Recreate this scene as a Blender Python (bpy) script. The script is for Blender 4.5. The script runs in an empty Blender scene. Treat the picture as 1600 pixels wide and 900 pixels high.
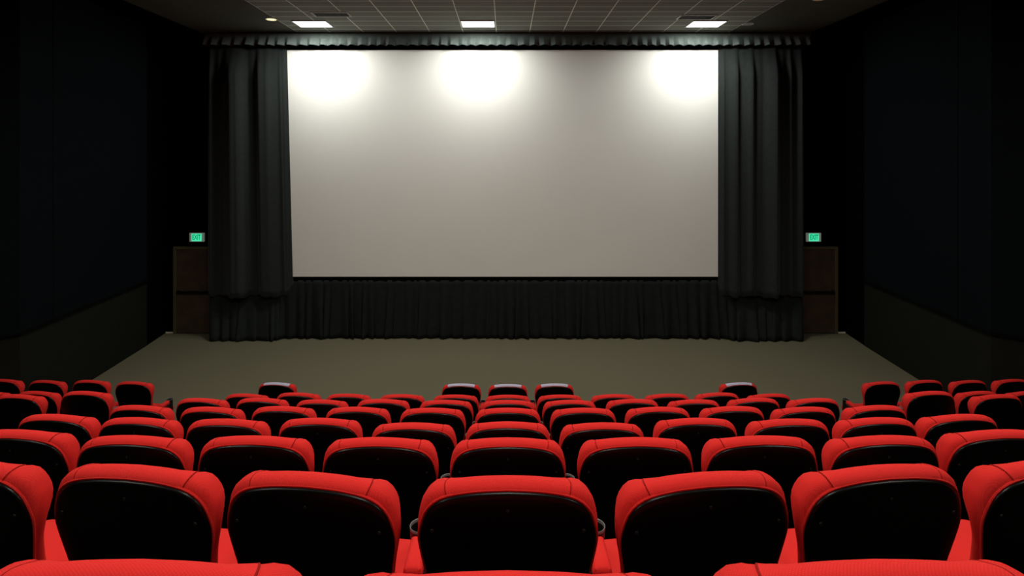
import bpy, bmesh, math, random
from mathutils import Vector, Matrix

random.seed(7)
SC = bpy.context.scene
COL = SC.collection
F = 905.0                 # focal length in pixels of a 1600 wide frame
CX, CY = 790.0, 250.0     # vanishing point of the room
CAMZ = 4.26               # eye height above the flat floor by the screen
CEIL = CAMZ + 3.05
RECL = math.radians(10)


def px(p, y):             # lateral position of something seen at pixel column p at distance y
    return (p - CX) / F * y


def pz(r, y):             # height of something seen at pixel row r at distance y
    return CAMZ - (r - CY) / F * y


# ------------------------------------------------------------------ materials
def mat(name, col, rough=0.7, spec=0.3, metal=0.0, noise=0.0, nscale=20.0, bump=0.0, bscale=200.0, emis=None, estr=0.0, sheen=0.0):
    m = bpy.data.materials.new(name)
    m.use_nodes = True
    nt = m.node_tree
    b = nt.nodes['Principled BSDF']
    b.inputs['Base Color'].default_value = (*col, 1)
    b.inputs['Roughness'].default_value = rough
    b.inputs['Specular IOR Level'].default_value = spec
    b.inputs['Metallic'].default_value = metal
    if sheen:
        b.inputs['Sheen Weight'].default_value = sheen
    tc = nt.nodes.new('ShaderNodeTexCoord')
    if noise:
        n = nt.nodes.new('ShaderNodeTexNoise')
        n.inputs['Scale'].default_value = nscale
        n.inputs['Detail'].default_value = 4
        nt.links.new(tc.outputs['Object'], n.inputs['Vector'])
        r = nt.nodes.new('ShaderNodeValToRGB')
        r.color_ramp.elements[0].position = 0.3
        r.color_ramp.elements[1].position = 0.7
        r.color_ramp.elements[0].color = (*[c * (1 - noise) for c in col], 1)
        r.color_ramp.elements[1].color = (*[min(1, c * (1 + noise)) for c in col], 1)
        nt.links.new(n.outputs['Fac'], r.inputs['Fac'])
        nt.links.new(r.outputs['Color'], b.inputs['Base Color'])
    if bump:
        n = nt.nodes.new('ShaderNodeTexNoise')
        n.inputs['Scale'].default_value = bscale
        nt.links.new(tc.outputs['Object'], n.inputs['Vector'])
        bp = nt.nodes.new('ShaderNodeBump')
        bp.inputs['Strength'].default_value = bump
        bp.inputs['Distance'].default_value = 0.004
        nt.links.new(n.outputs['Fac'], bp.inputs['Height'])
        nt.links.new(bp.outputs['Normal'], b.inputs['Normal'])
    if emis:
        b.inputs['Emission Color'].default_value = (*emis, 1)
        b.inputs['Emission Strength'].default_value = estr
    return m


def fabric(name, col, dark):
    """woven upholstery: two crossing diagonal waves tint and bump the cloth"""
    m = mat(name, col, rough=0.9, spec=0.08, sheen=0.0)
    nt = m.node_tree
    b = nt.nodes['Principled BSDF']
    tc = nt.nodes.new('ShaderNodeTexCoord')
    fac = []
    for ang in (0.7, -0.9):
        mp = nt.nodes.new('ShaderNodeMapping')
        mp.inputs['Rotation'].default_value = (0.4, 0.3, ang)
        w = nt.nodes.new('ShaderNodeTexWave')
        w.inputs['Scale'].default_value = 75
        w.inputs['Distortion'].default_value = 0.6
        nt.links.new(tc.outputs['Object'], mp.inputs['Vector'])
        nt.links.new(mp.outputs['Vector'], w.inputs['Vector'])
        fac.append(w.outputs['Fac'])
    mul = nt.nodes.new('ShaderNodeMath')
    mul.operation = 'MULTIPLY'
    nt.links.new(fac[0], mul.inputs[0])
    nt.links.new(fac[1], mul.inputs[1])
    r = nt.nodes.new('ShaderNodeValToRGB')
    r.color_ramp.elements[0].position = 0.0
    r.color_ramp.elements[0].color = (*dark, 1)
    r.color_ramp.elements[1].position = 0.35
    r.color_ramp.elements[1].color = (*col, 1)
    nt.links.new(mul.outputs[0], r.inputs['Fac'])
    nt.links.new(r.outputs['Color'], b.inputs['Base Color'])
    bp = nt.nodes.new('ShaderNodeBump')
    bp.inputs['Strength'].default_value = 0.08
    bp.inputs['Distance'].default_value = 0.002
    nt.links.new(mul.outputs[0], bp.inputs['Height'])
    nt.links.new(bp.outputs['Normal'], b.inputs['Normal'])
    return m


M = {}
M['red'] = fabric('red_upholstery', (0.62, 0.024, 0.020), (0.53, 0.019, 0.016))
M['red_panel'] = fabric('red_headrest_cloth', (0.65, 0.026, 0.022), (0.56, 0.021, 0.018))
M['seam'] = mat('dark_red_stitching', (0.27, 0.010, 0.008), rough=0.9, spec=0.05)
M['pale'] = mat('pale_headrest_cloth', (0.42, 0.40, 0.52), rough=0.85, spec=0.1, noise=0.06, nscale=60)
M['shell'] = mat('black_plastic_shell', (0.0012, 0.0011, 0.0009), rough=0.33, spec=0.22)
M['screw'] = mat('dull_screw', (0.02, 0.019, 0.017), rough=0.5, spec=0.3)
M['frame'] = mat('black_seat_steel', (0.002, 0.002, 0.002), rough=0.5, spec=0.2)
M['grey'] = mat('grey_plastic', (0.13, 0.13, 0.125), rough=0.4, spec=0.4)
M['cup'] = mat('dark_cup_plastic', (0.004, 0.004, 0.004), rough=0.4, spec=0.3)
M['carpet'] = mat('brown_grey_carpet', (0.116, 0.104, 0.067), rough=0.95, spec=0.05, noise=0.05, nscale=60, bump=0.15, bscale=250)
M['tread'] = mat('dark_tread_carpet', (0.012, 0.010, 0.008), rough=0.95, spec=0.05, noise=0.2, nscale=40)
M['wall_up'] = mat('blue_black_acoustic_cloth', (0.0034, 0.0046, 0.0058), rough=0.95, spec=0.03, noise=0.12, nscale=6, bump=0.1)
M['wall_low'] = mat('dark_olive_wainscot', (0.0092, 0.0098, 0.0072), rough=0.9, spec=0.05, noise=0.1, nscale=5)
M['black'] = mat('black_paint_and_shade', (0.0008, 0.0008, 0.0008), rough=0.95, spec=0.02)
M['ledge'] = mat('black_ledge', (0.0015, 0.0015, 0.0015), rough=0.8, spec=0.05)
M['screen'] = mat('screen_vinyl', (0.82, 0.81, 0.755), rough=0.9, spec=0.05, noise=0.012, nscale=0.8)
M['border'] = mat('black_screen_border', (0.0012, 0.0011, 0.0011), rough=0.9, spec=0.03)
M['drape'] = mat('charcoal_green_drape', (0.0195, 0.0235, 0.0218), rough=0.85, spec=0.1, noise=0.12, nscale=14, sheen=0.10)
M['skirt'] = mat('charcoal_skirt_cloth', (0.0120, 0.0145, 0.0137), rough=0.9, spec=0.06, noise=0.15, nscale=10)
M['valance'] = mat('grey_green_valance', (0.090, 0.108, 0.101), rough=0.85, spec=0.1, noise=0.12, nscale=14)
M['door'] = mat('brown_door_veneer', (0.052, 0.034, 0.022), rough=0.6, spec=0.2, noise=0.2, nscale=4)
M['door_frame'] = mat('tan_door_frame', (0.075, 0.062, 0.028), rough=0.6, spec=0.2)
M['bar'] = mat('dark_push_bar', (0.004, 0.003, 0.003), rough=0.4, spec=0.3)
M['pale_trim'] = mat('pale_floor_strip', (0.60, 0.55, 0.45), rough=0.7, spec=0.2)
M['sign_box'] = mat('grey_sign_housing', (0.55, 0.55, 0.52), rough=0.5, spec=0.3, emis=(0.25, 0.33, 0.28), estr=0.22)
M['sign_face'] = mat('green_sign_face', (0.02, 0.2, 0.1), rough=0.5, emis=(0.06, 0.80, 0.42), estr=1.0)
M['sign_text'] = mat('dark_green_lettering', (0.0, 0.08, 0.03), rough=0.5, emis=(0.0, 0.26, 0.10), estr=1.0)
M['diffuser'] = mat('lit_diffuser', (0.9, 0.9, 0.9), rough=0.6, emis=(1.0, 1.0, 0.98), estr=6.0)
M['lens'] = mat('warm_lit_lens', (0.9, 0.8, 0.6), rough=0.6, emis=(1.0, 0.72, 0.38), estr=1.6)
M['lens_dim'] = mat('dim_lit_lens', (0.5, 0.4, 0.3), rough=0.6, emis=(1.0, 0.55, 0.25), estr=0.15)
M['lens_off'] = mat('unlit_lens', (0.25, 0.25, 0.24), rough=0.6)
M['metal'] = mat('white_fixture_metal', (0.6, 0.6, 0.58), rough=0.5, spec=0.3)
M['vent'] = mat('grey_vent_metal', (0.50, 0.50, 0.47), rough=0.6, spec=0.2)
M['vent_slat'] = mat('dark_vent_slat', (0.06, 0.06, 0.055), rough=0.6, spec=0.2)
M['vent_dark'] = mat('vent_shadow_box', (0.02, 0.02, 0.02), rough=0.9)

# ceiling: pale T-bar grid round grey tiles
mc = mat('ceiling_tile_grid', (0.3, 0.3, 0.3), rough=0.9, spec=0.05)
nt = mc.node_tree
tc = nt.nodes.new('ShaderNodeTexCoord')
mp = nt.nodes.new('ShaderNodeMapping')
mp.inputs['Location'].default_value = (0.2196 + 0.793 * 20, -11.12 + 0.40 * 40, 0)
br = nt.nodes.new('ShaderNodeTexBrick')
br.offset = 0.0
br.squash = 1.0
br.inputs['Scale'].default_value = 1.0
br.inputs['Brick Width'].default_value = 0.793
br.inputs['Row Height'].default_value = 0.40
br.inputs['Mortar Size'].default_value = 0.010
br.inputs['Mortar Smooth'].default_value = 0.1
br.inputs['Color1'].default_value = (0.190, 0.200, 0.176, 1)
br.inputs['Color2'].default_value = (0.200, 0.210, 0.184, 1)
br.inputs['Mortar'].default_value = (0.80, 0.83, 0.75, 1)
nt.links.new(tc.outputs['Object'], mp.inputs['Vector'])
nt.links.new(mp.outputs['Vector'], br.inputs['Vector'])
nt.links.new(br.outputs['Color'], nt.nodes['Principled BSDF'].inputs['Base Color'])
M['ceiling'] = mc
M['drywall'] = mat('dark_grey_ceiling_board', (0.085, 0.088, 0.075), rough=0.95, spec=0.03, noise=0.05, nscale=3)


# ------------------------------------------------------------------ helpers
def tag(o, label=None, cat=None, group=None, kind=None):
    for k, v in (('label', label), ('category', cat), ('group', group), ('kind', kind)):
        if v:
            o[k] = v
    return o


def empty(name, loc, rz=0.0):
    o = bpy.data.objects.new(name, None)
    o.empty_display_size = 0.1
    o.location = loc
    o.rotation_euler = (0, 0, rz)
    COL.objects.link(o)
    return o


def obj(name, bm, mats, parent=None, smooth=False, loc=None):
    me = bpy.data.meshes.new(name)
    bmesh.ops.recalc_face_normals(bm, faces=bm.faces)
    if smooth:
        for f in bm.faces:
            f.smooth = True
    bm.to_mesh(me)
    bm.free()
    for m in (mats if isinstance(mats, (list, tuple)) else [mats]):
        me.materials.append(m)
    if smooth:
        try:
            me.set_sharp_from_angle(angle=math.radians(40))
        except Exception:
            pass
    o = bpy.data.objects.new(name, me)
    COL.objects.link(o)
    if loc:
        o.location = loc
    if parent:
        o.parent = parent
    return o


def add_box(bm, a, b, bev=0.0):
    vs = [bm.verts.new((x, y, z)) for z in (a[2], b[2]) for x, y in ((a[0], a[1]), (b[0], a[1]), (b[0], b[1]), (a[0], b[1]))]
    fs = [(3, 2, 1, 0), (4, 5, 6, 7), (0, 1, 5, 4), (1, 2, 6, 5), (2, 3, 7, 6), (3, 0, 4, 7)]
    faces = [bm.faces.new([vs[i] for i in f]) for f in fs]
    if bev:
        es = {e for f in faces for e in f.edges}
        bmesh.ops.bevel(bm, geom=list(es), offset=bev, segments=2, affect='EDGES', profile=0.5)
    return bm


def box(a, b, bev=0.0):
    return add_box(bmesh.new(), a, b, bev)


def add_loft(bm, rings, cap0=True, cap1=True):
    vr = [[bm.verts.new(p) for p in r] for r in rings]
    n = len(rings[0])
    for a, b in zip(vr, vr[1:]):
        for i in range(n):
            j = (i + 1) % n
            bm.faces.new((a[i], a[j], b[j], b[i]))
    if cap0:
        bm.faces.new(vr[0][::-1])
    if cap1:
        bm.faces.new(vr[-1])
    return bm


def rrect(hx, hy, r, n=6):
    r = min(r, hx - 1e-4, hy - 1e-4)
    out = []
    for cx, cy, a0 in ((hx - r, hy - r, 0), (-hx + r, hy - r, 90), (-hx + r, -hy + r, 180), (hx - r, -hy + r, 270)):
        for k in range(n + 1):
            a = math.radians(a0 + 90 * k / n)
            out.append((cx + r * math.cos(a), cy + r * math.sin(a)))
    return out


def slab(cx, cy, hx, hy, r, levels, bm=None):
    """stack of rounded rectangles; levels = (inset, z)"""
    bm = bm or bmesh.new()
    rings = []
    for ins, z in levels:
        rings.append([(cx + x, cy + y, z) for x, y in rrect(hx - ins, hy - ins, max(r - ins, 0.004))])
    return add_loft(bm, rings)


def add_cyl(bm, c, r, d, axis, n=20):
    ax = Vector(axis).normalized()
    u = ax.orthogonal().normalized()
    v = ax.cross(u)
    rings = []
    for t in (0, d):
        rings.append([Vector(c) + ax * t + (u * math.cos(2 * math.pi * k / n) + v * math.sin(2 * math.pi * k / n)) * r for k in range(n)])
    return add_loft(bm, rings)


def add_tube(bm, pts, r, n=8, closed=False):
    pts = [Vector(p) for p in pts]
    rings = []
    for i, p in enumerate(pts):
        a = pts[i - 1] if (i or closed) else p
        b = pts[(i + 1) % len(pts)] if (i < len(pts) - 1 or closed) else p
        t = (b - a).normalized()
        u = t.cross(Vector((0.0, 1.0, 0.21))).normalized()
        v = t.cross(u)
        rings.append([p + (u * math.cos(2 * math.pi * k / n) + v * math.sin(2 * math.pi * k / n)) * r for k in range(n)])
    if closed:
        rings.append(rings[0])
        vr = [[bm.verts.new(q) for q in rr] for rr in rings[:-1]]
        vr.append(vr[0])
        for a, b in zip(vr, vr[1:]):
            for i in range(n):
                bm.faces.new((a[i], a[(i + 1) % n], b[(i + 1) % n], b[i]))
        return bm
    return add_loft(bm, rings)


def prism(poly, z0, z1, bm=None):
    bm = bm or bmesh.new()
    return add_loft(bm, [[(x, y, z0) for x, y in poly], [(x, y, z1) for x, y in poly]])


def copy_tree(o, parent=None):
    c = o.copy()
    COL.objects.link(c)
    if parent:
        c.parent = parent
    for ch in list(o.children):
        copy_tree(ch, c)
    return c


# ------------------------------------------------------------------ the seat
def catmull(P, per):
    out = []
    n = len(P)
    for i in range(n - 1):
        p0, p1, p2, p3 = P[max(i - 1, 0)], P[i], P[i + 1], P[min(i + 2, n - 1)]
        for k in range(per):
            t = k / per
            out.append(tuple(0.5 * (2 * b + (c - a) * t + (2 * a - 5 * b + 4 * c - d) * t * t + (3 * b - a - 3 * c + d) * t ** 3)
                             for a, b, c, d in zip(p0, p1, p2, p3)))
    out.append(tuple(P[-1]))
    return out


def resample(P, n):
    L = [0.0]
    for a, b in zip(P, P[1:]):
        L.append(L[-1] + math.hypot(b[0] - a[0], b[1] - a[1]))
    out, j = [], 0
    for i in range(n):
        t = L[-1] * i / (n - 1)
        while j < len(L) - 2 and L[j + 1] < t:
            j += 1
        k = (t - L[j]) / max(L[j + 1] - L[j], 1e-9)
        out.append(tuple(a + (b - a) * k for a, b in zip(P[j], P[j + 1])))
    return out


HALF_O = [(0, 0), (.10, .004), (.185, .015), (.235, .031), (.266, .060), (.281, .105), (.287, .155), (.283, .20), (.272, .26), (.261, .33),
          (.254, .39), (.247, .50), (.240, .585), (.220, .605), (.10, .608), (0, .608)]
HALF_S = [(0, .015), (.10, .020), (.18, .034), (.225, .055), (.255, .088), (.271, .130), (.279, .170), (.2765, .210), (.266, .27), (.255, .33),
          (.248, .39), (.241, .50), (.234, .580), (.215, .598), (.10, .600), (0, .600)]
NH = 44


def closed(half):
    h = resample(catmull(half, 8), NH)
    return h[:-1] + [(-x, s) for x, s in h[:0:-1]]


OUT_O, OUT_S = closed(HALF_O), closed(HALF_S)


def interp(tab, s):
    for (a, u), (b, v) in zip(tab, tab[1:]):
        if s <= b:
            k = (s - a) / (b - a)
            k = k * k * (3 - 2 * k)
            return u + (v - u) * k
    return tab[-1][1]


def thick(s):
    return interp([(-.1, .100), (.05, .105), (.13, .108), (.27, .075), (.38, .080), (.52, .11), (.7, .11)], s)


SEAT_H = 1.0


def to3(x, s, d):
    """along the reclined back: s down from the crown, d forward from the rear plane"""
    return Vector((x, s * math.sin(RECL) + d * math.cos(RECL), SEAT_H - s * math.cos(RECL) + d * math.sin(RECL)))


# (blend from shell outline to outer outline, share of the depth, scale about the middle)
RINGS = [(-.02, .0, 1), (0.0, .025, 1), (.12, .045, 1), (.35, .07, 1), (.62, .12, 1), (.84, .19, 1), (.96, .26, 1), (1.0, .34, .999), (1.0, .43, .994),
         (1.0, .52, .981), (1.0, .61, .957), (1.0, .71, .925), (1.0, .82, .885), (1.0, .91, .84), (1.0, .97, .79), (1.0, 1.0, .70)]


def ring_pt(i, k, t, q):
    (ox, os), (sx, ss) = OUT_O[i], OUT_S[i]
    x, s = sx + (ox - sx) * k, ss + (os - ss) * k
    a = max(0, min(1, (abs(x) - .14) / .11))
    b = max(0, min(1, (s - .09) / .13))
    ear = a * a * (3 - 2 * a) * (1 - b * b * (3 - 2 * b))        # fuller upper corners of the headrest
    return (x * (1 - (1 - q) * (.9 - .6 * ear)), .30 + (s - .30) * (1 - (1 - q) * (1 - .72 * ear)), t * thick(s))


def back_cushion_mesh():
    bm = bmesh.new()
    n = len(OUT_O)
    rings = [[to3(*ring_pt(i, *r)) for i in range(n)] for r in RINGS]
    for q in (.55, .3, .06):
        rings.append([to3(x * q, .30 + (s - .30) * q, thick(s) * (1.0 + .04 * (1 - q))) for x, s in OUT_O])
    return add_loft(bm, rings)


def crown_row(y, z0):
    """pixel row of the highest visible point of the crown for a seat at distance y on a tread at height z0"""
    best = 1e9
    for r in RINGS:
        p = to3(*ring_pt(0, *r))
        best = min(best, CY + F * (CAMZ - z0 - p.z - .004) / (y + p.y))
    return best


def headrest_panel_mesh():
    """strip of cloth over the crown between the two seams"""
    idx = [i for i in range(len(OUT_O)) if abs(OUT_O[i][0]) < .199 and OUT_O[i][1] < .1]
    idx.sort(key=lambda i: OUT_O[i][0])
    prof = [r for r in RINGS[2:-1]]

    def P(i, j):
        return to3(*ring_pt(i, *prof[j]))
    nj = len(prof)
    G = [[P(i, j) for j in range(nj)] for i in idx]
    bm = bmesh.new()
    ni = len(idx)
    top, low = [], []
    for a in range(ni):
        rt, rl = [], []
        for j in range(nj):
            da = G[min(a + 1, ni - 1)][j] - G[max(a - 1, 0)][j]
            dj = G[a][min(j + 1, nj - 1)] - G[a][max(j - 1, 0)]
            nrm = dj.cross(da).normalized()
            if nrm.dot(G[a][j] - to3(0, .14, .05)) < 0:
                nrm = -nrm
            edge = min(a, ni - 1 - a)
            off = .0045 if edge > 0 else .0022
            rt.append(bm.verts.new(G[a][j] + nrm * off))
            rl.append(bm.verts.new(G[a][j] - nrm * .006))
        top.append(rt)
        low.append(rl)
    for g in (top, low):
        for a in range(ni - 1):
            for j in range(nj - 1):
                bm.faces.new((g[a][j], g[a + 1][j], g[a + 1][j + 1], g[a][j + 1]))
    rim = [(a, 0) for a in range(ni)] + [(ni - 1, j) for j in range(1, nj)] + [(a, nj - 1) for a in range(ni - 2, -1, -1)] + [(0, j) for j in range(nj - 2, 0, -1)]
    for p, q in zip(rim, rim[1:] + rim[:1]):
        bm.faces.new((top[p[0]][p[1]], top[q[0]][q[1]], low[q[0]][q[1]], low[p[0]][p[1]]))
    return bm


def seam_mesh(side):
    """stitched seam between the middle strip and a corner of the headrest"""
    i = min((j for j in range(len(OUT_O)) if OUT_O[j][1] < .1), key=lambda j: abs(OUT_O[j][0] - side * .2015))
    c = to3(0, .14, .05)
    pts = []
    for r in RINGS[2:-2]:
        p = to3(*ring_pt(i, *r))
        pts.append(p + (p - c).normalized() * .0012)
    return add_tube(bmesh.new(), pts, .0026, 6)


def shell_mesh():
    bm = bmesh.new()
    rings = []
    for q, d in ((.985, .030), (1.0, .020), (1.0, -.001), (.992, -.006), (.975, -.0095), (.94, -.012), (.75, -.018), (.4, -.022), (.05, -.023)):
        rings.append([to3(x * q, .30 + (s - .30) * (1 - (1 - q) * .95), d) for x, s in OUT_S])
    return add_loft(bm, rings)


def piping_mesh():
    pts = []
    for i in range(len(OUT_S)):
        x, s, d = ring_pt(i, .16, .02, 1)
        if s < .56:
            pts.append((i, to3(x, s, d + .002)))
    k = next(j for j in range(len(pts)) if pts[j][0] - pts[j - 1][0] > 1) if any(pts[j][0] - pts[j - 1][0] > 1 for j in range(1, len(pts))) else 0
    pts = [p for _, p in pts[k:] + pts[:k]]
    return add_tube(bmesh.new(), pts, .0048, 6)


RIM = [to3(*ring_pt(i, *r)) for r in RINGS[::2] for i in range(len(OUT_O)) if OUT_O[i][1] < .35]


def centre_x(col, y, rz, z0):
    """lateral position at which the backrest's outline is centred on a pixel column"""
    x = px(col, y)
    c, s = math.cos(rz), math.sin(rz)
    for _ in range(4):
        cols = [CX + F * (x + c * p.x - s * p.y) / (y + s * p.x + c * p.y) for p in RIM]
        x -= ((min(cols) + max(cols)) / 2 - col) * y / F
    return x


SCREWS = [(0, .070), (-.236, .140), (.236, .140), (-.195, .37), (.195, .37)]
me_screw = None


def build_seat(name, white=False, screws=True):
    t = empty(name, (0, 0, 0))
    obj('back_cushion', back_cushion_mesh(), M['red'], t, True)
    hp = obj('headrest_panel', headrest_panel_mesh(), M['pale' if white else 'red_panel'], t, True)
    if white:
        hp['label'] = 'pale grey headrest strip'
    for sd in (-1, 1):
        obj('seam', seam_mesh(sd), M['seam'], t, True)
    obj('piping', piping_mesh(), M['red'], t, True)
    sh = obj('back_shell', shell_mesh(), M['shell'], t, True)
    if screws:
        for x, s in SCREWS:
            bm = bmesh.new()
            nrm = to3(0, 0, -1) - to3(0, 0, 0)
            q = max(abs(x) / .27, abs(s - .3) / .29)
            d = -.012 - .010 * max(0, 1 - q) * 1.3
            add_cyl(bm, to3(x, s, d + .004), .0055, .0065, nrm, 12)
            obj('screw', bm, M['screw'], sh, True)
    sc = slab(0, .345, .263, .255, .07, [(.035, .365), (.006, .385), (0, .415), (.004, .445), (.02, .463), (.05, .474), (.11, .480), (.2, .482)])
    obj('seat_cushion', sc, M['red'], t, True)
    obj('seat_pan', slab(0, .345, .245, .235, .06, [(.05, .310), (.012, .320), (0, .345), (0, .372)]), M['frame'], t, True)
    for s in (-1, 1):
        bm = add_box(bmesh.new(), (s * .17 - .016, .20, .022), (s * .17 + .016, .42, .33), .006)
        add_box(bm, (s * .17 - .035, .15, 0), (s * .17 + .035, .47, .024), .005)
        obj('leg', bm, M['frame'], t)
    return t


def build_armrest(t, side):
    """armrest with red pad, grey rear plate and a cup holder at its front end"""
    X = side * .300
    bm = slab(X, .29, .024, .21, .02, [(.004, .05), (0, .06), (0, .52), (.004, .53)])
    slab(X, .29, .038, .14, .02, [(.006, 0), (0, .01), (0, .04), (.006, .05)], bm)
    slab(X, .265, .036, .165, .018, [(.012, .505), (0, .525), (0, .542), (.004, .546)], bm)
    a = obj('armrest', bm, M['frame'], t, True)
    obj('arm_pad', slab(X, .299, .033, .094, .016, [(.006, .540), (0, .55), (0, .572), (.004, .583), (.014, .589)]), M['red'], a, True)
    pl = obj('arm_plate', slab(X, .152, .034, .047, .01, [(.003, .541), (0, .544), (0, .556), (.003, .559)]), M['grey'], a, True)
    pl['label'] = 'grey rear plate'
    bm = bmesh.new()
    n = 28
    rings = []
    for r, z in ((.030, .50), (.040, .505), (.045, .585), (.0465, .592), (.0455, .596), (.043, .595), (.041, .585), (.034, .515), (.002, .513)):
        rings.append([(X + r * math.cos(2 * math.pi * k / n), .438 + r * math.sin(2 * math.pi * k / n), z) for k in range(n)])
    add_loft(bm, rings)
    for f in bm.faces:
        f.material_index = 1 if f.calc_center_median().z < .5835 else 0
    obj('cup_holder', bm, [M['grey'], M['cup']], a, True)


# rows: (tread height below the eye, list of (pixel column of the seat's centre, pixel row of its crown) for the left half + middle)
ROWS = [
    (1.640, [(793.5, 892.5), (203, 874.5)]),
    (2.0125, [(793.5, 742.8), (491.5, 737.5), (219, 726.3), (-48, 716)]),
    (2.381, [(793.5, 683.5), (595, 683), (401, 680.5), (212, 680), (35, 671)]),
    (2.753, [(793.5, 658.5), (646.5, 660), (501, 652.8), (357, 654), (220.5, 652), (93, 647)]),
    (3.138, [(793.5, 637), (676, 637), (559.5, 635.5), (444, 634.5), (332.5, 635.5), (222, 633)]),
    (3.515, [(793.5, 624.8), (697, 624.8), (599, 623.3), (503.5, 624), (410.5, 621.5), (317.5, 622), (137, 611), (33, 616)]),
    (3.880, [(793.5, 616.8), (712, 616.5), (628.5, 615.8), (545, 615), (467, 613.3), (386.5, 615), (61, 611), (-15, 611)]),
    (4.260, [(793.5, 600), (721, 599.2), (434, 597.5), (211, 596), (144, 593.7), (75.5, 594), (8.5, 592.3)]),
]
WHITE = {(7, 0), (7, 1), (7, 2)}
SIDE = {(5, 6), (5, 7), (6, 6), (6, 7), (7, 3), (7, 4), (7, 5), (7, 6)}     # seats of the outer blocks, beyond the aisles
END = {(4, 5), (5, 5), (6, 5), (3, 5)}
ROWNAME = ['row nearest the camera', 'second row from the camera', 'third row from the camera', 'fourth row from the camera',
           'fifth row from the camera', 'sixth row from the camera', 'seventh row from the camera', 'front row by the screen']
ORD = ['middle', 'first', 'second', 'third', 'fourth', 'fifth', 'sixth', 'seventh', 'eighth']

protos = {}


def seat_proto(white, screws, side):
    key = (white, screws, side)
    if key not in protos:
        t = build_seat('cinema_chair', white, screws)
        if side:
            build_armrest(t, side)
        protos[key] = t
        return t
    return copy_tree(protos[key])


for r, (tread, seats) in enumerate(ROWS):
    for c, (cxp, ytop) in enumerate(seats):
        lo, hi = .5, 12.0
        for _ in range(40):
            y = (lo + hi) / 2
            if crown_row(y, CAMZ - tread) > ytop:
                lo = y
            else:
                hi = y
        xh = (cxp - CX) / F * (y + .03)
        xm = (793.5 - CX) / F * (y + .03)
        for side in ((0,) if c == 0 else (-1, 1)):
            x = xm + (xh - xm) * (-side) if side else xm
            w = (r, c) in WHITE
            if (r, c) in SIDE or (r, c) == (7, 2):
                arm = -side
            else:
                arm = 0 if not side else (side if r == 0 else -side)
            rz = (side * .02, side * .13)[r] if r < 2 else max(-.10, min(.10, x * .03))
            x = centre_x(793.5 + (cxp - 793.5) * (-side if side else 1), y, rz, CAMZ - tread)
            t = seat_proto(w, r < 4, arm)
            t.location = (x, y, CAMZ - tread)
            t.rotation_euler = (0, 0, rz)
            for ch in t.children:
                if ch.name.startswith('armrest'):
                    ch.rotation_euler = (0, 0, -rz)      # armrests stand square to the row
            sd = 'left' if side < 0 else 'right'
            row = ROWNAME[r]
            if w and c == 2:
                lab = f'lone red chair with pale headrest strip, front row, toward the {sd} exit door'
            elif w and side == 0:
                lab = 'red chair with pale headrest strip, middle of three in the front row'
            elif w:
                lab = f'red chair with pale headrest strip, front row, first {sd} of the middle one'
            elif side == 0:
                lab = f'red black-backed chair in the middle of the {row}'
            elif (r, c) in SIDE:
                wh = {1: 'first', 2: 'second', 3: 'third', 4: 'fourth'}[c - (2 if r == 7 else 5)]
                lab = f'red black-backed chair, {row}, {wh} past the {sd} aisle'
            else:
                lab = f'red black-backed chair, {row}, {ORD[c]} {sd} of the middle one'
            tag(t, lab, 'chair', f'red chairs in the {row}')

# ------------------------------------------------------------------ the room
# stepped floor, extruded across the hall
starts = [.78, 1.74, 2.76, 3.76, 4.88, 5.93, 6.95, 8.02]
prof = [(-3.2, CAMZ - 1.27)]
for i, (st, (tr, _)) in enumerate(zip(starts, ROWS)):
    prof.append((st, CAMZ - (ROWS[i - 1][0] if i else 1.27)))
    prof.append((st, CAMZ - tr))
prof.append((14.6, 0.0))
low = [(14.6, -.3), (-3.2, -.3)]
bm = bmesh.new()
poly = prof + low
a = [bm.verts.new((-10.2, y, z)) for y, z in poly]
b = [bm.verts.new((10.2, y, z)) for y, z in poly]
n = len(poly)
for i in range(n):
    bm.faces.new((a[i], a[(i + 1) % n], b[(i + 1) % n], b[i]))
bm.faces.new(a)
bm.faces.new(b[::-1])
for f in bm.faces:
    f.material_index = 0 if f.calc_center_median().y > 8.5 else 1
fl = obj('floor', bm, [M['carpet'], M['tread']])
tag(fl, kind='structure')

bm = bmesh.new()
for xa, xb, mi in ((-10.2, -7.3, 1), (-7.3, -4.978, 2), (-4.978, 5.331, 0), (5.331, 7.3, 2), (7.3, 10.2, 1)):  # outermost strips coloured black: painted fall-off of light toward the side walls
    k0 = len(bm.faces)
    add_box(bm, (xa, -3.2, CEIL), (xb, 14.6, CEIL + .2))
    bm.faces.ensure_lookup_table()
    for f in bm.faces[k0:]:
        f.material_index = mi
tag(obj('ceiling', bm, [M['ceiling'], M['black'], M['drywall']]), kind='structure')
tag(obj('wall_front', box((-10.2, 14.25, 0), (10.2, 14.55, CEIL)), M['black']), kind='structure')
tag(obj('wall_back', box((-10.2, -3.2, CAMZ - 1.27), (10.2, -3.0, CEIL)), M['wall_up']), kind='structure')

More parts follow.
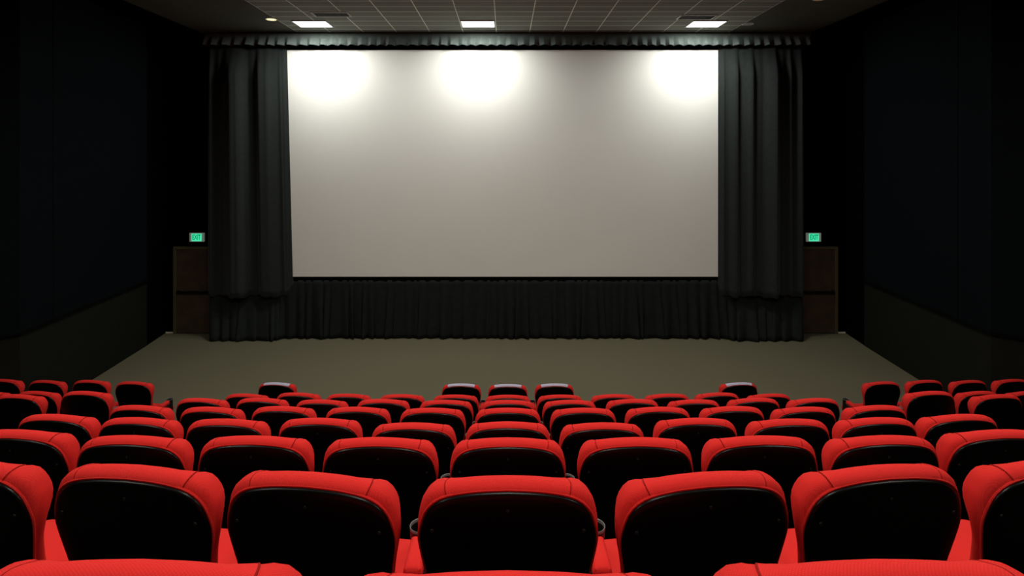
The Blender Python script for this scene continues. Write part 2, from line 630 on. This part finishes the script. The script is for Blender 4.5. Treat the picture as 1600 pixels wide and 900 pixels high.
LEDGE = CAMZ - 2.785
for s, nm, tn in ((-1, 'wall_left', 1), (1, 'wall_right', 2)):
    inner = [(s * 9.6, -3.0), (s * 9.6, 7.5), (s * 7.80, 9.30), (s * 8.23, 13.29), (s * 8.24, 13.30), (s * 8.37, 14.25)]
    poly = inner + [(s * 10.2, 14.25), (s * 10.2, -3.0)]
    bm = bmesh.new()
    for z0, z1, mi in ((0, LEDGE, 1), (LEDGE, CEIL, 0)):
        k0 = len(bm.faces)
        prism(poly, z0, z1, bm)
        bm.faces.ensure_lookup_table()
        for f in bm.faces[k0:]:
            f.material_index = 2 if f.calc_center_median().y > 13.3 and abs(f.normal.z) < .5 and abs(f.calc_center_median().x) < 8.5 else mi
    tag(obj(nm, bm, [M['wall_up'], M['wall_low'], M['black']]), kind='structure')
    # black ledge between the cloth and the wainscot
    line = [(s * 9.6, 7.5), (s * 7.80, 9.30), (s * 8.23, 13.29)]
    led = line + [(s * 8.20, 13.29), (s * 7.765, 9.285), (s * 9.58, 7.47)]
    tag(obj(f'trim_{tn}', prism(led, LEDGE - .025, LEDGE + .025), M['ledge']), kind='structure')
    # upright seams between the cloth panels
    for q, yy in enumerate((10.1,)):
        xx = s * (7.80 + (yy - 9.30) * .1078)
        tag(obj(f'trim_{tn + 4 + 2 * q}', box((min(xx - s * .008, xx + s * .01), yy - .008, LEDGE + .03), (max(xx - s * .008, xx + s * .01), yy + .008, CEIL)), M['ledge']), kind='structure')
    # pale strip where the end wall meets the floor
    x0, x1 = s * 8.35, s * 8.14
    tag(obj('floor_strip_left' if s < 0 else 'floor_strip_right', box((min(x0, x1), 14.225, 0), (max(x0, x1), 14.25, .035)), M['pale_trim']), kind='structure')

    # exit door
    d = empty(f'door_{tn}', (s * 7.64, 14.25, 0))
    tag(d, kind='structure')
    fr = bmesh.new()
    add_box(fr, (s * .47 - .035, -.07, 0), (s * .47 + .035, .0, 2.13), .006)
    add_box(fr, (-s * .47 - .035, -.07, 0), (-s * .47 + .035, .0, 2.13), .006)
    add_box(fr, (-.435, -.07, 2.07), (.435, .0, 2.13), .006)
    obj('door_frame', fr, M['door_frame'], d)
    lf = obj('door_leaf', box((-.433, -.045, .02), (.433, -.005, 2.068), .004), M['door'], d)
    pb = bmesh.new()
    add_box(pb, (-.40, -.12, 1.00), (.40, -.085, 1.06), .01)
    add_box(pb, (-.40, -.09, .99), (-.34, -.045, 1.07), .006)
    add_box(pb, (.34, -.09, .99), (.40, -.045, 1.07), .006)
    obj('push_bar', pb, M['bar'], lf)

    # exit sign over the door
    sx = px(305.5 if s < 0 else 1273.5, 14.15)
    sg = empty('exit_sign', (sx, 14.25, pz(371.5, 14.15) - .105))
    tag(sg, f'green lit EXIT sign above the {"left" if s < 0 else "right"} brown door', 'exit sign', 'exit signs above the doors')
    obj('sign_housing', box((-.178, -.05, 0), (.178, 0, .215), .006), M['sign_box'], sg, False)
    obj('sign_face', box((-.122, -.056, .016), (.122, -.049, .199), .002), M['sign_face'], sg)
    cu = bpy.data.curves.new('exit_letters', 'FONT')
    cu.body = 'EXIT'
    cu.size = .175
    cu.align_x = 'CENTER'
    cu.align_y = 'CENTER'
    cu.extrude = .003
    cu.offset = .004
    tmp = bpy.data.objects.new('exit_letters_source', cu)
    COL.objects.link(tmp)
    dg = bpy.context.evaluated_depsgraph_get()
    me = bpy.data.meshes.new_from_object(tmp.evaluated_get(dg))
    bpy.data.objects.remove(tmp)
    me.materials.clear()
    me.materials.append(M['sign_text'])
    me.transform(Matrix.Scale(.58, 4, (1, 0, 0)))
    lt = bpy.data.objects.new('lettering', me)
    COL.objects.link(lt)
    lt.parent = sg
    lt.rotation_euler = (math.pi / 2, 0, 0)
    lt.location = (0, -.0575, .108)

# ------------------------------------------------------------------ screen and drapes
YS = 14.0
sx0, sx1 = px(446, YS), px(1126, YS)
sz1, sz0 = pz(78, YS), pz(432.3, YS)
scr = empty('cinema_screen', ((sx0 + sx1) / 2, YS, sz0))
tag(scr, 'huge blank pale grey cinema screen between black curtains', 'screen')
hw, hh = (sx1 - sx0) / 2, sz1 - sz0
obj('screen_sheet', box((-hw, 0, 0), (hw, .03, hh)), M['screen'], scr)
bm = bmesh.new()
add_box(bm, (-hw - .2, -.015, -.11), (hw + .2, .03, 0))
add_box(bm, (-hw - .2, -.015, hh), (hw + .2, .03, hh + .22))
add_box(bm, (-hw - .2, -.015, 0), (-hw, .03, hh))
add_box(bm, (hw, -.015, 0), (hw + .2, .03, hh))
obj('screen_border', bm, M['border'], scr)


def sheet(name, fn, nu, nv, m, thick_=.012, parent=None):
    """a hanging cloth: fn(u, v) -> point, v = 0 at the top"""
    bm = bmesh.new()
    g = [[bm.verts.new(fn(i / nu, j / nv)) for j in range(nv + 1)] for i in range(nu + 1)]
    for i in range(nu):
        for j in range(nv):
            bm.faces.new((g[i][j], g[i + 1][j], g[i + 1][j + 1], g[i][j + 1]))
    o = obj(name, bm, m, parent, True)
    md = o.modifiers.new('cloth_thickness', 'SOLIDIFY')
    md.thickness = thick_
    md.offset = 0
    return o


def lerp_tab(tab, q):
    if q <= tab[0][0]:
        return tab[0][1]
    for (a, u), (b, v) in zip(tab, tab[1:]):
        if q <= b:
            k = (q - a) / (b - a)
            return u + (v - u) * (k * k * (3 - 2 * k))
    return tab[-1][1]


YC = 13.97
LEFTC = [(325, .0), (329, .06), (334, .0), (345, .05), (365, .24), (372, .23), (388, .0), (397, .03), (407, .15), (416, .13), (433, .03), (437, .05), (440, .03), (448, .0)]
RIGHTC = [(1122, .0), (1130, .07), (1133, .03), (1149, .15), (1155, .05), (1172, .17), (1179, .09), (1188, .10), (1207, .26), (1216, .12), (1229, .03), (1233, .11), (1238, .04), (1244, .04), (1250, .12), (1252, .10)]


def curtain(tab, lean, flip):
    p0, p1 = tab[0][0], tab[-1][0]
    zt, zb = pz(60, YC), pz(462.5, YC - .06)

    def fn(u, v):
        p = p0 + (p1 - p0) * u
        g = max(0, min(1, (v - .035) / .12))
        d = lerp_tab(tab, p) * (.28 + .72 * g * g * (3 - 2 * g))
        d += .004 * math.sin(p * .5 + v * 2)
        shift = lean(u) * v
        hem = .02 * math.sin(p * .13) + .015 * math.sin(p * .41)
        return (px(p + shift, YC), YC - d, zt + (zb + hem - zt) * v)
    return fn


c1 = sheet('side_curtain', curtain(LEFTC, lambda u: 1 + 9 * u, 0), 180, 40, M['drape'])
tag(c1, 'tall dark pleated curtain left of the white screen', 'curtain', 'curtains flanking the screen')
c2 = sheet('side_curtain', curtain(RIGHTC, lambda u: 0, 1), 180, 40, M['drape'])
tag(c2, 'tall dark pleated curtain right of the white screen', 'curtain', 'curtains flanking the screen')

# skirt under the screen: uneven gathers, nearer to the seats under the side curtains
rs = random.Random(11)
folds = []
xq = -7.0
while xq < 7.1:
    folds.append((xq, rs.uniform(.45, 1.5), rs.uniform(-.12, .12)))
    xq += rs.uniform(.11, .30)


def skirt(u, v):
    x0, x1 = px(328, 13.6), px(1253.5, 13.6)
    x = x0 + (x1 - x0) * u
    k = max(0, min(1, (abs(x - .0) - 5.05) / .45))
    k = k * k * (3 - 2 * k)
    w = max(0, (v - .34) / .66)
    base = 13.995 - (1 - k) * v * .16 - k * w * .36
    j = max(i for i in range(len(folds)) if folds[i][0] <= x + 1e-6)
    fa, fb = folds[j], folds[min(j + 1, len(folds) - 1)]
    t = (x - fa[0]) / max(fb[0] - fa[0], .05)
    bulge = (math.sin(math.pi * t) ** 1.2) * .085 * fa[1]
    flare = .12 + .88 * (v * (1 - k) + w * k)
    zt = pz(438, 13.985)
    zb = .012 + .03 * (1 - math.sin(math.pi * t)) * (.5 + .5 * math.sin(x * 3.1))
    xx = (x + fa[2] * v * math.sin(math.pi * t)) * base / 13.6
    return (xx, base - bulge * flare, zt + (zb - zt) * v)


sk = sheet('screen_skirt', skirt, 900, 14, M['skirt'], .006)
tag(sk, 'dark gathered skirt hanging from screen bottom to the carpet', 'curtain')

# pleated valance along the ceiling
rv = random.Random(5)
YV = 13.845
pl = [-7.35]
while pl[-1] < 7.6:
    pl.append(pl[-1] + rv.uniform(.20, .29))
pw = [(rv.uniform(.7, 1.25), rv.uniform(.3, .5)) for _ in pl]


def valance(u, v):
    x = -7.2 + 14.5 * u
    j = max(i for i in range(len(pl)) if pl[i] <= x + 1e-6)
    t = (x - pl[j]) / (pl[min(j + 1, len(pl) - 1)] - pl[j] + 1e-6)
    amp, pk = pw[j]
    sh = t / pk if t < pk else max(0, 1 - (t - pk) / (1 - pk)) ** .8
    fold = max(0, v - .22) / .78
    d = .02 * v + .095 * amp * sh * fold
    zb = pz(71.5, YV) + .018 * math.sin(math.pi * t) - .008 * amp
    return (x, YV - d, CEIL + (zb - CEIL) * v)


vl = sheet('pleated_valance', valance, 1100, 10, M['valance'], .006)
tag(vl, 'short pleated grey valance hanging from ceiling above the screen', 'valance')


# ------------------------------------------------------------------ ceiling fixtures
def ceiling_light(x, y, power, label, group, col=(1, 1, 1), spread=180, w=.71, d=.56):
    t = empty('ceiling_light', (x, y, CEIL))
    tag(t, label, 'ceiling light', group)
    bm = bmesh.new()
    for a, b in (((-w / 2 - .03, -d / 2 - .03), (w / 2 + .03, -d / 2)), ((-w / 2 - .03, d / 2), (w / 2 + .03, d / 2 + .03)),
                 ((-w / 2 - .03, -d / 2), (-w / 2, d / 2)), ((w / 2, -d / 2), (w / 2 + .03, d / 2))):
        add_box(bm, (*a, -.018), (*b, 0))
    obj('light_frame', bm, M['metal'], t)
    obj('diffuser', box((-w / 2, -d / 2, -.012), (w / 2, d / 2, -.002)), M['diffuser'], t)
    la = bpy.data.lights.new('panel_lamp', 'AREA')
    la.shape = 'RECTANGLE'
    la.size = w - .04
    la.size_y = d - .04
    la.energy = power
    la.color = col
    la.spread = math.radians(spread)
    lo = bpy.data.objects.new('panel_lamp', la)
    COL.objects.link(lo)
    lo.parent = t
    lo.location = (0, 0, -.02)
    return t


P_SCREEN, P_ADDED = 92, 60
COOL, WARM = (.98, 1.0, .95), (1.0, .95, .84)
YL = 12.96
for p, where in ((489, 'left'), (747, 'middle'), (1103, 'right')):
    lab = {'left': 'bright ceiling panel near the left curtain, beside the small round downlight', 'middle': 'bright ceiling panel over the middle of the screen',
           'right': 'bright ceiling panel near the right curtain, in front of a vent'}[where]
    ceiling_light(px(p, YL), YL, P_SCREEN, lab, 'lit panels above the screen', COOL)
for i, yy in enumerate((0.6, 3.6, 6.6)):  # unseen panels added over the audience to light the seats and brighten the screen
    for j, xx in enumerate((-4.4, 0, 4.4)):
        wy = ('over the nearest rows', 'over the middle rows', 'over the front rows')[i]
        wx = ('on the left', 'in the middle', 'on the right')[j]
        ceiling_light(xx, yy, P_ADDED, f'added unseen light panel {wy}, {wx}', 'added lights over the seats', WARM, 165)


def downlight(x, y, lens, label, r=.105):
    t = empty('recessed_downlight', (x, y, CEIL))
    tag(t, label, 'downlight')
    bm = bmesh.new()
    nn = 28
    rings = [[(q * math.cos(2 * math.pi * k / nn), q * math.sin(2 * math.pi * k / nn), z) for k in range(nn)]
             for q, z in ((r + .025, 0), (r + .022, -.008), (r, -.010), (r - .004, -.001))]
    add_loft(bm, rings, False, False)
    obj('trim_ring', bm, M['metal'], t, True)
    bm = bmesh.new()
    add_cyl(bm, (0, 0, -.001), r - .004, -.006, (0, 0, 1), 28)
    obj('lens', bm, lens, t)
    return t


downlight(px(424, 12.55), 12.55, M['lens'], 'small warm lit round downlight left of the bright ceiling panels')
downlight(px(1281, 10.96), 10.96, M['lens_dim'], 'dim orange round downlight at the top edge, right')
downlight(px(1168, 13.0), 13.0, M['lens_off'], 'unlit round downlight beside the right bright panel')


def vent(x, y, label):
    t = empty('ceiling_vent', (x, y, CEIL))
    tag(t, label, 'vent', 'ceiling vents')
    w, d = .77, .38
    bm = bmesh.new()
    add_box(bm, (-w / 2, -d / 2, -.015), (w / 2, -d / 2 + .03, 0))
    add_box(bm, (-w / 2, d / 2 - .03, -.015), (w / 2, d / 2, 0))
    add_box(bm, (-w / 2, -d / 2 + .03, -.015), (-w / 2 + .03, d / 2 - .03, 0))
    add_box(bm, (w / 2 - .03, -d / 2 + .03, -.015), (w / 2, d / 2 - .03, 0))
    obj('vent_frame', bm, M['vent'], t)
    obj('backing', box((-w / 2 + .03, -d / 2 + .03, -.003), (w / 2 - .03, d / 2 - .03, 0)), M['vent_dark'], t)
    bm = bmesh.new()
    for k in range(6):
        yy = -d / 2 + .055 + k * .054
        add_box(bm, (-w / 2 + .03, yy - .006, -.013), (w / 2 - .03, yy + .006, -.004))
    obj('grille', bm, M['vent_slat'], t)


vent(px(518, 12.12), 12.12, 'dark slatted ceiling vent near the left bright panel')
vent(px(1088, 12.35), 12.35, 'dark slatted ceiling vent near the right bright panel')

# ------------------------------------------------------------------ camera, world, view
cam = bpy.data.cameras.new('camera')
cam.sensor_width = 36
cam.lens = 36 * F / 1600
cam.shift_x = (800 - CX) / 1600
cam.shift_y = -(450 - CY) / 1600
cam.clip_start = .05
co = bpy.data.objects.new('camera', cam)
co.location = (0, 0, CAMZ)
co.rotation_euler = (math.pi / 2, 0, 0)
COL.objects.link(co)
SC.camera = co
w = bpy.data.worlds.new('world')
w.use_nodes = True
w.node_tree.nodes['Background'].inputs[0].default_value = (0, 0, 0, 1)
SC.world = w
SC.view_settings.view_transform = 'Standard'
SC.view_settings.look = 'None'
SC.view_settings.gamma = 1
SC.view_settings.use_curve_mapping = False
SC.view_settings.exposure = 0.0
SC.cycles.max_bounces = 8
SC.cycles.use_denoising = True
